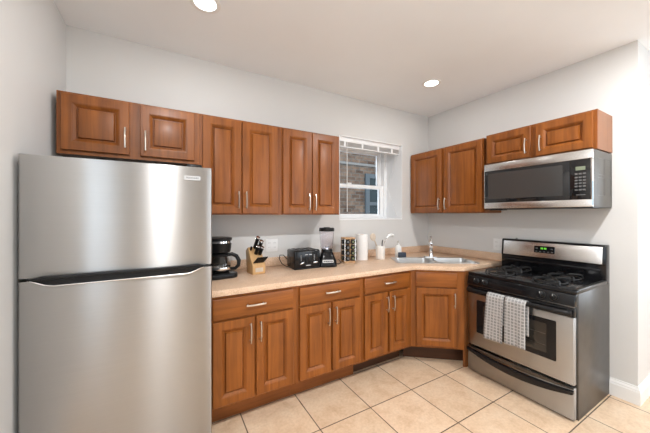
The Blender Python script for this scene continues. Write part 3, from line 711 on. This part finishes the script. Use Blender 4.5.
b = newbm(); lathe(b, [(0.052, 0.0385), (0.066, 0.045), (0.074, 0.075), (0.072, 0.105), (0.056, 0.150), (0.050, 0.165), (0.048, 0.165), (0.054, 0.148), (0.0700, 0.105), (0.0720, 0.075), (0.064, 0.047), (0.0, 0.0405)], 32, (0, -0.03, 0), cap=False); ca = obj('carafe', b, M_smoke, cm)
b = newbm(); lathe(b, [(0.0, 0.175), (0.05, 0.175), (0.055, 0.168), (0.053, 0.158), (0.0, 0.156)], 28, (0, -0.03, 0), cap=False); obj('carafe_lid', b, M_blackp, ca)
b = newbm(); lathe(b, [(0.0745, 0.062), (0.0757, 0.066), (0.0757, 0.078), (0.0745, 0.082)], 32, (0, -0.03, 0), cap=False); obj('carafe_band', b, M_chrome, ca)
b = newbm(); tube(b, [(0.045, -0.045, 0.165), (0.075, -0.055, 0.172), (0.108, -0.066, 0.155), (0.125, -0.071, 0.12), (0.122, -0.070, 0.085), (0.100, -0.062, 0.062), (0.072, -0.050, 0.062)], [0.011, 0.014, 0.015, 0.015, 0.014, 0.013, 0.010], 10, flat=0.8); obj('carafe_handle', b, M_blackp, ca)

# knife block with knives
KR = math.radians(6)
kb = thing('knife_block', 'light wooden knife block full of black-handled knives', 'knife block', (0.600, 2.158, Z), KR)
b = newbm(); prism(b, [(0, 0), (0.0, 0.068), (0.030, 0.105), (0.105, 0.205), (0.155, 0.175), (0.128, 0.0)], 0.0, 0.105, 'x', 0.003, 2); blk = obj('block', b, M_block, kb)
b = newbm(); box(b, 0.022, 0.085, -0.0006, 0.0, 0.018, 0.05); obj('front_plate', b, M_beech, kb)
KM = Matrix.Translation((0.600, 2.158, Z)) @ Matrix.Rotation(KR, 4, 'Z')
def knife(name, label, cat, x, y, z, d, ln, r, cap_m, group, wid=1.0):
    d = Vector(d).normalized(); p = Vector((x, y, z)); t = thing(name, label, cat, (KM @ p), KR, group)
    b = newbm(); tube(b, [d*0.0-d*0.004, d*0.008, d*(ln*0.3), d*(ln*0.62), d*(ln-0.006), d*ln], [r*0.8, r*0.85, r, r*0.95, r*1.1, r*0.8], 10, flat=wid); obj('handle', b, M_blackp, t)
    if cap_m:
        b = newbm(); tube(b, [d*(ln-0.001), d*(ln+0.006), d*(ln+0.009)], [r*1.08, r*1.08, r*0.7], 10, flat=wid); obj('end_cap', b, cap_m, t)
        b = newbm(); tube(b, [d*(-0.004), d*0.012], [r*0.95, r*0.95], 10, flat=wid); obj('bolster', b, M_chrome, t)
    return t
dirk = (0.03, -0.60, 0.80)
def onslant(s): return (0.030+0.075*s, 0.105+0.100*s)
for i, (kx, s, ln, lab) in enumerate(((0.050, 0.86, 0.115, 'tallest black knife handle with a steel cap, at the top of the knife block'), (0.080, 0.72, 0.095, 'black knife handle with a steel cap, to the rear right in the knife block'),
                                    (0.046, 0.42, 0.085, 'black knife handle with a steel cap, in the middle of the knife block'), (0.078, 0.36, 0.080, 'black knife handle with a steel cap, to the front right in the knife block'))):
    yy, zz = onslant(s); knife('kitchen_knife', lab, 'knife', kx, yy, zz, dirk, ln, 0.0175, M_chrome, 'large knives in the block', 0.8)
yy, zz = onslant(0.80); knife('kitchen_shears', 'dark kitchen shears in the outer slot of the knife block, next to the coffee maker', 'scissors', 0.018, yy, zz, dirk, 0.03, 0.012, None, None, 0.6)
nth = ('first', 'second', 'third', 'fourth', 'fifth', 'sixth')
for i in range(6):
    knife('steak_knife', 'black steak knife handle in the low front row, %s from the coffee maker side' % nth[i], 'knife', 0.016+i*0.0146, 0.017, 0.088, (0.16, -0.62, 0.52), 0.075, 0.0064, None, 'steak knives in the block')

# toaster
to = thing('toaster', 'black four-slice toaster on the counter', 'toaster', (0.952, 2.160, Z), math.radians(-1.5))
b = newbm(); box(b, 0.0, 0.245, 0.0, 0.185, 0.010, 0.163, 0.016, 3); sh = obj('shell', b, M_black, to)
cs = []
for k in range(4):
    b = newbm(); x = 0.040+k*0.0475; box(b, x, x+0.022, 0.030, 0.165, 0.11, 0.2); cs.append(b)
cut(sh, cs)
b = newbm(); box(b, 0.004, 0.241, 0.004, 0.181, 0.0, 0.012, 0.002); obj('base', b, M_blackp, to)
b = newbm(); box(b, 0.030, 0.215, 0.036, 0.158, 0.105, 0.112); obj('slot_floor', b, M_bmatte, to)
b = newbm()
for k in range(4):
    x = 0.040+k*0.0475
    for q in ((x-0.003, x, 0.027, 0.168), (x+0.022, x+0.025, 0.027, 0.168), (x, x+0.022, 0.027, 0.030), (x, x+0.022, 0.165, 0.168)): box(b, q[0], q[1], q[2], q[3], 0.1628, 0.1645)
obj('slot_rim', b, M_gside, to)
for k, x in enumerate((0.066, 0.190)):
    b = newbm(); box(b, x-0.004, x+0.004, -0.0008, 0.002, 0.068, 0.128); tr = obj('lever_track', b, M_slot, to)
    b = newbm(); box(b, x-0.022, x+0.016, -0.020, -0.001, 0.050, 0.064, 0.004, M=Matrix.Translation((x, 0, 0.057)) @ Matrix.Rotation(-0.35 if k == 0 else 0.0, 4, 'Y') @ Matrix.Translation((-x, 0, -0.057))); obj('lever', b, M_chrome, to)
    b = newbm(); box(b, x-0.0075, x-0.0055, -0.0012, 0.0, 0.072, 0.124); obj('scale_print', b, M_mark, to)
b = newbm()
for x0, x1 in ((0.098, 0.122), (0.136, 0.160)): box(b, x0, x1, -0.0012, 0.001, 0.122, 0.127)
box(b, 0.106, 0.150, -0.0012, 0.001, 0.030, 0.036); obj('print', b, M_mark, to)
for x in (0.110, 0.148):
    b = newbm(); box(b, x-0.012, x+0.012, -0.003, 0.001, 0.052, 0.112, 0.002); obj('button_panel', b, M_blackp, to)
b = newbm(); tube(b, [(0.004, 0.13, 0.022), (-0.012, 0.15, 0.008), (-0.040, 0.20, 0.030), (-0.050, 0.24, 0.070), (-0.036, 0.265, 0.098), (0.0, 0.270, 0.095), (0.04, 0.262, 0.05), (0.06, 0.255, 0.006), (0.12, 0.25, 0.0045)], 0.0035, 8); obj('cord', b, M_blackp, to)

# blender
bn = thing('blender', 'blender with a clear jar, black lid and black base', 'blender', (1.297, 2.215, Z), math.radians(-22))
b = newbm(); prism(b, rrect(-0.088, 0.088, -0.085, 0.085, 0.045, 6), 0.0, 0.030, bev=0.006)
rings = []
for sc_, z in ((1.0, 0.028), (0.97, 0.045), (0.80, 0.085), (0.66, 0.118), (0.60, 0.126)):
    rings.append([b.verts.new((p[0]*sc_, p[1]*sc_, z)) for p in rrect(-0.086, 0.086, -0.083, 0.083, 0.045, 6)])
n = len(rings[0])
for A, B in zip(rings, rings[1:]):
    for i in range(n): b.faces.new((A[i], A[(i+1) % n], B[(i+1) % n], B[i]))
b.faces.new(rings[-1]); b.faces.new(rings[0][::-1]); bmesh.ops.recalc_face_normals(b, faces=b.faces)
obj('base', b, M_black, bn)
b = newbm(); T = Matrix.Translation((0, -0.0835, 0.052)) @ Matrix.Rotation(math.radians(-14), 4, 'X')
prism(b, rrect(-0.05, 0.05, -0.012, 0.014, 0.006, 3), -0.004, 0.004, 'y', M=T); cpn = obj('control_strip', b, M_chrome, bn)
b = newbm()
for q in (-0.034, -0.017, 0.0, 0.017, 0.034): box(b, q-0.006, q+0.006, -0.007, -0.003, -0.004, 0.005, 0.001, 1, M=T)
obj('button', b, M_blackp, cpn)
b = newbm(); lathe(b, [(0.0, 0.127), (0.046, 0.127), (0.048, 0.15), (0.055, 0.165), (0.067, 0.317), (0.0645, 0.317), (0.0525, 0.167), (0.044, 0.152), (0.0, 0.150)], 28, cap=False); jr = obj('jar', b, M_jar, bn)
b = newbm(); lathe(b, [(0.0, 0.151), (0.016, 0.151), (0.014, 0.163), (0.0, 0.165)], 16, cap=False)
for k in range(4):
    a = k*PI/2+0.4; tube(b, [(0, 0, 0.16), (0.03*math.cos(a), 0.03*math.sin(a), 0.172+0.008*(k % 2))], [0.005, 0.002], 6)
obj('blade', b, M_chrome, jr)
b = newbm(); lathe(b, [(0.049, 0.122), (0.051, 0.128), (0.051, 0.146), (0.0485, 0.150)], 28, cap=False); obj('collar', b, M_blackp, jr)
b = newbm(); lathe(b, [(0.0, 0.3175), (0.069, 0.3175), (0.071, 0.322), (0.070, 0.342), (0.062, 0.348), (0.03, 0.348), (0.028, 0.353), (0, 0.353)], 28, cap=False); obj('lid', b, M_blackp, bn)
b = newbm(); tube(b, [(0.08, 0.03, 0.012), (0.12, 0.05, 0.006), (0.16, 0.12, 0.006), (0.15, 0.20, 0.02)], 0.0035, 8); obj('cord', b, M_blackp, bn)

# spice rack with its jars
SRZ = math.radians(-14); SP = Vector((1.590, 2.295, Z))
rk = thing('spice_rack', 'square revolving wooden spice rack holding black-lidded jars', 'spice rack', SP, SRZ)
b = newbm(); prism(b, rrect(-0.058, 0.058, -0.058, 0.058, 0.01, 4), 0.0, 0.016, bev=0.002); obj('base', b, M_rackw, rk)
b = newbm(); prism(b, rrect(-0.058, 0.058, -0.058, 0.058, 0.01, 4), 0.229, 0.243, bev=0.002); obj('top', b, M_rackw, rk)
b = newbm()
for sx in (-1, 1):
    for sy in (-1, 1): box(b, sx*0.054-0.004, sx*0.054+0.004, sy*0.054-0.004, sy*0.054+0.004, 0.016, 0.229)
obj('corner_post', b, M_steelb, rk)
b = newbm(); box(b, -0.004, 0.004, -0.056, 0.056, 0.016, 0.229); box(b, -0.056, 0.056, -0.004, 0.004, 0.016, 0.229); obj('divider', b, M_rackw, rk)
rown = ('bottom', 'second-lowest', 'third-lowest', 'top')
SM = Matrix.Translation(SP) @ Matrix.Rotation(SRZ, 4, 'Z')
def jar(face, col, row, label, k):
    z = 0.0425+row*0.0535; off = {'l': -0.0265, 'r': 0.0265, 'm': 0.0}[col]
    th_ = {'f': 0.0, 'l': -PI/2, 'r': PI/2}[face]
    Mx = SM @ Matrix.Rotation(th_, 4, 'Z') @ Matrix.Translation((off, -0.030, z))
    t = thing('spice_jar', label, 'jar', Mx.translation, SRZ+th_, 'spice jars in the rack')
    T = Matrix.Rotation(PI/2, 4, 'X')
    b = newbm(); lathe(b, [(0, -0.018), (0.019, -0.018), (0.020, -0.015), (0.020, 0.020), (0.018, 0.024)], 18, M=T); obj('glass', b, M_spices[k % 4], t)
    b = newbm(); lathe(b, [(0.0205, 0.0245), (0.0215, 0.0255), (0.0215, 0.041), (0.0195, 0.043), (0, 0.043)], 20, M=T, cap=True); obj('lid', b, M_blackp, t)
    b = newbm(); lathe(b, [(0.0, 0.0436), (0.012, 0.0436), (0.012, 0.043)], 16, M=T, cap=False); obj('lid_sticker', b, M_olive if k % 2 else M_btn, t)
for row in range(4):
    jar('f', 'l', row, 'black-lidded spice jar on rack front, %s row, towards the blender' % rown[row], row*2)
    jar('f', 'r', row, 'black-lidded spice jar on rack front, %s row, towards the paper towels' % rown[row], row*2+1)
    jar('l', 'r', row, 'spice jar with black lid on the rack side facing the blender, %s row' % rown[row], row+1)
    jar('r', 'l', row, 'spice jar with black lid on the rack side facing the paper towels, %s row' % rown[row], row+2)

# paper towels
pt = thing('paper_towel_roll', 'tall white paper towel roll standing behind the spice rack', 'paper towels', (1.795, 2.340, Z))
b = newbm(); lathe(b, [(0.019, 0.002), (0.062, 0.0), (0.0632, 0.003), (0.0632, 0.262), (0.062, 0.265), (0.019, 0.263)], 40, cap=False); lathe(b, [(0.019, 0.002), (0.019, 0.263)], 20, cap=False); obj('roll', b, M_paper, pt)
b = newbm(); lathe(b, [(0.0185, 0.001), (0.0185, 0.264), (0.0165, 0.264), (0.0165, 0.001)], 20, cap=False); obj('core', b, M_rackw, pt)

# utensil crock and utensils
KX, KY = 1.985, 2.268
ck = thing('utensil_crock', 'off-white ceramic utensil crock on the counter', 'crock', (KX, KY, Z))
b = newbm(); lathe(b, [(0, 0), (0.046, 0), (0.048, 0.003), (0.048, 0.136), (0.046, 0.139), (0.043, 0.136), (0.043, 0.008), (0, 0.006)], 36, cap=False); obj('pot', b, M_ceramic, ck)
b = newbm()
lathe(b, [(0.048, 0.118), (0.0495, 0.121), (0.048, 0.124)], 36, cap=False)
obj('rim_band', b, M_ceramic, ck)
sp = thing('wooden_spoon', 'pale wooden spoon with a round head standing in the crock', 'spoon', (KX, KY, Z+0.009))
b = newbm(); tube(b, [(0.022, 0.018, 0.0), (-0.033, 0.020, 0.13), (-0.068, 0.02, 0.20)], 0.006, 8); obj('shaft', b, M_beech, sp)
b = newbm(); tube(b, [(-0.064, 0.02, 0.188), (-0.073, 0.021, 0.202), (-0.082, 0.023, 0.225), (-0.090, 0.024, 0.247), (-0.094, 0.025, 0.258)], [0.010, 0.028, 0.036, 0.030, 0.012], 16, flat=0.3, M=None); obj('bowl', b, M_beech, sp)
ld = thing('ladle', 'steel and white ladle leaning out of the crock towards the sink', 'ladle', (KX, KY, Z+0.009))
b = newbm(); tube(b, [(-0.025, -0.022, 0.0), (0.030, -0.016, 0.13), (0.050, -0.013, 0.17), (0.090, -0.010, 0.215), (0.125, -0.010, 0.235)], [0.004, 0.005, 0.006, 0.007, 0.009], 8); obj('shaft', b, M_chrome, ld)
b = newbm(); tube(b, [(0.075, -0.007, 0.205), (0.105, -0.01, 0.232), (0.135, -0.012, 0.243), (0.160, -0.014, 0.236), (0.170, -0.014, 0.228)], [0.010, 0.016, 0.018, 0.016, 0.008], 12, flat=1.3); obj('head', b, M_white, ld)
wk = thing('kitchen_tongs', 'dark grey kitchen tongs standing upright in the crock', 'tongs', (KX, KY, Z+0.009))
b = newbm(); tube(b, [(0.018, -0.001, 0.0), (0.022, 0.000, 0.13), (0.028, 0.002, 0.165), (0.034, 0.004, 0.19)], [0.004, 0.005, 0.007, 0.006], 8); obj('arm', b, M_gside, wk)

# soap and sponge
so = thing('soap_dispenser', 'white foaming soap dispenser at the back of the counter by the sink', 'soap dispenser', (2.272, 2.300, Z), math.radians(-35))
b = newbm(); lathe(b, [(0, 0), (0.034, 0), (0.036, 0.003), (0.036, 0.085), (0.031, 0.108), (0.018, 0.125), (0.015, 0.128), (0, 0.128)], 28, cap=False); obj('bottle', b, M_white, so)
b = newbm(); lathe(b, [(0.0362, 0.03), (0.0362, 0.075)], 28, cap=False); obj('bottle_label', b, M_ceramic, so)
b = newbm(); lathe(b, [(0.017, 0.1285), (0.017, 0.142), (0.008, 0.146), (0.007, 0.162), (0.013, 0.165), (0.013, 0.174), (0, 0.175)], 18); tube(b, [(0, 0, 0.170), (0, -0.025, 0.170), (0, -0.036, 0.163)], 0.005, 8); obj('pump', b, M_white, so)
b = newbm(); box(b, -0.042, 0.042, -0.016, 0.016, 0.0, 0.055, 0.009, 3); s_ = obj('sponge', b, M_sponge, None, 40, loc=(2.264, 2.232, Z+0.002), rot=(math.radians(-6), 0, math.radians(-28)))
tag(s_, 'dark blue-grey sponge standing in front of the soap dispenser', 'sponge')
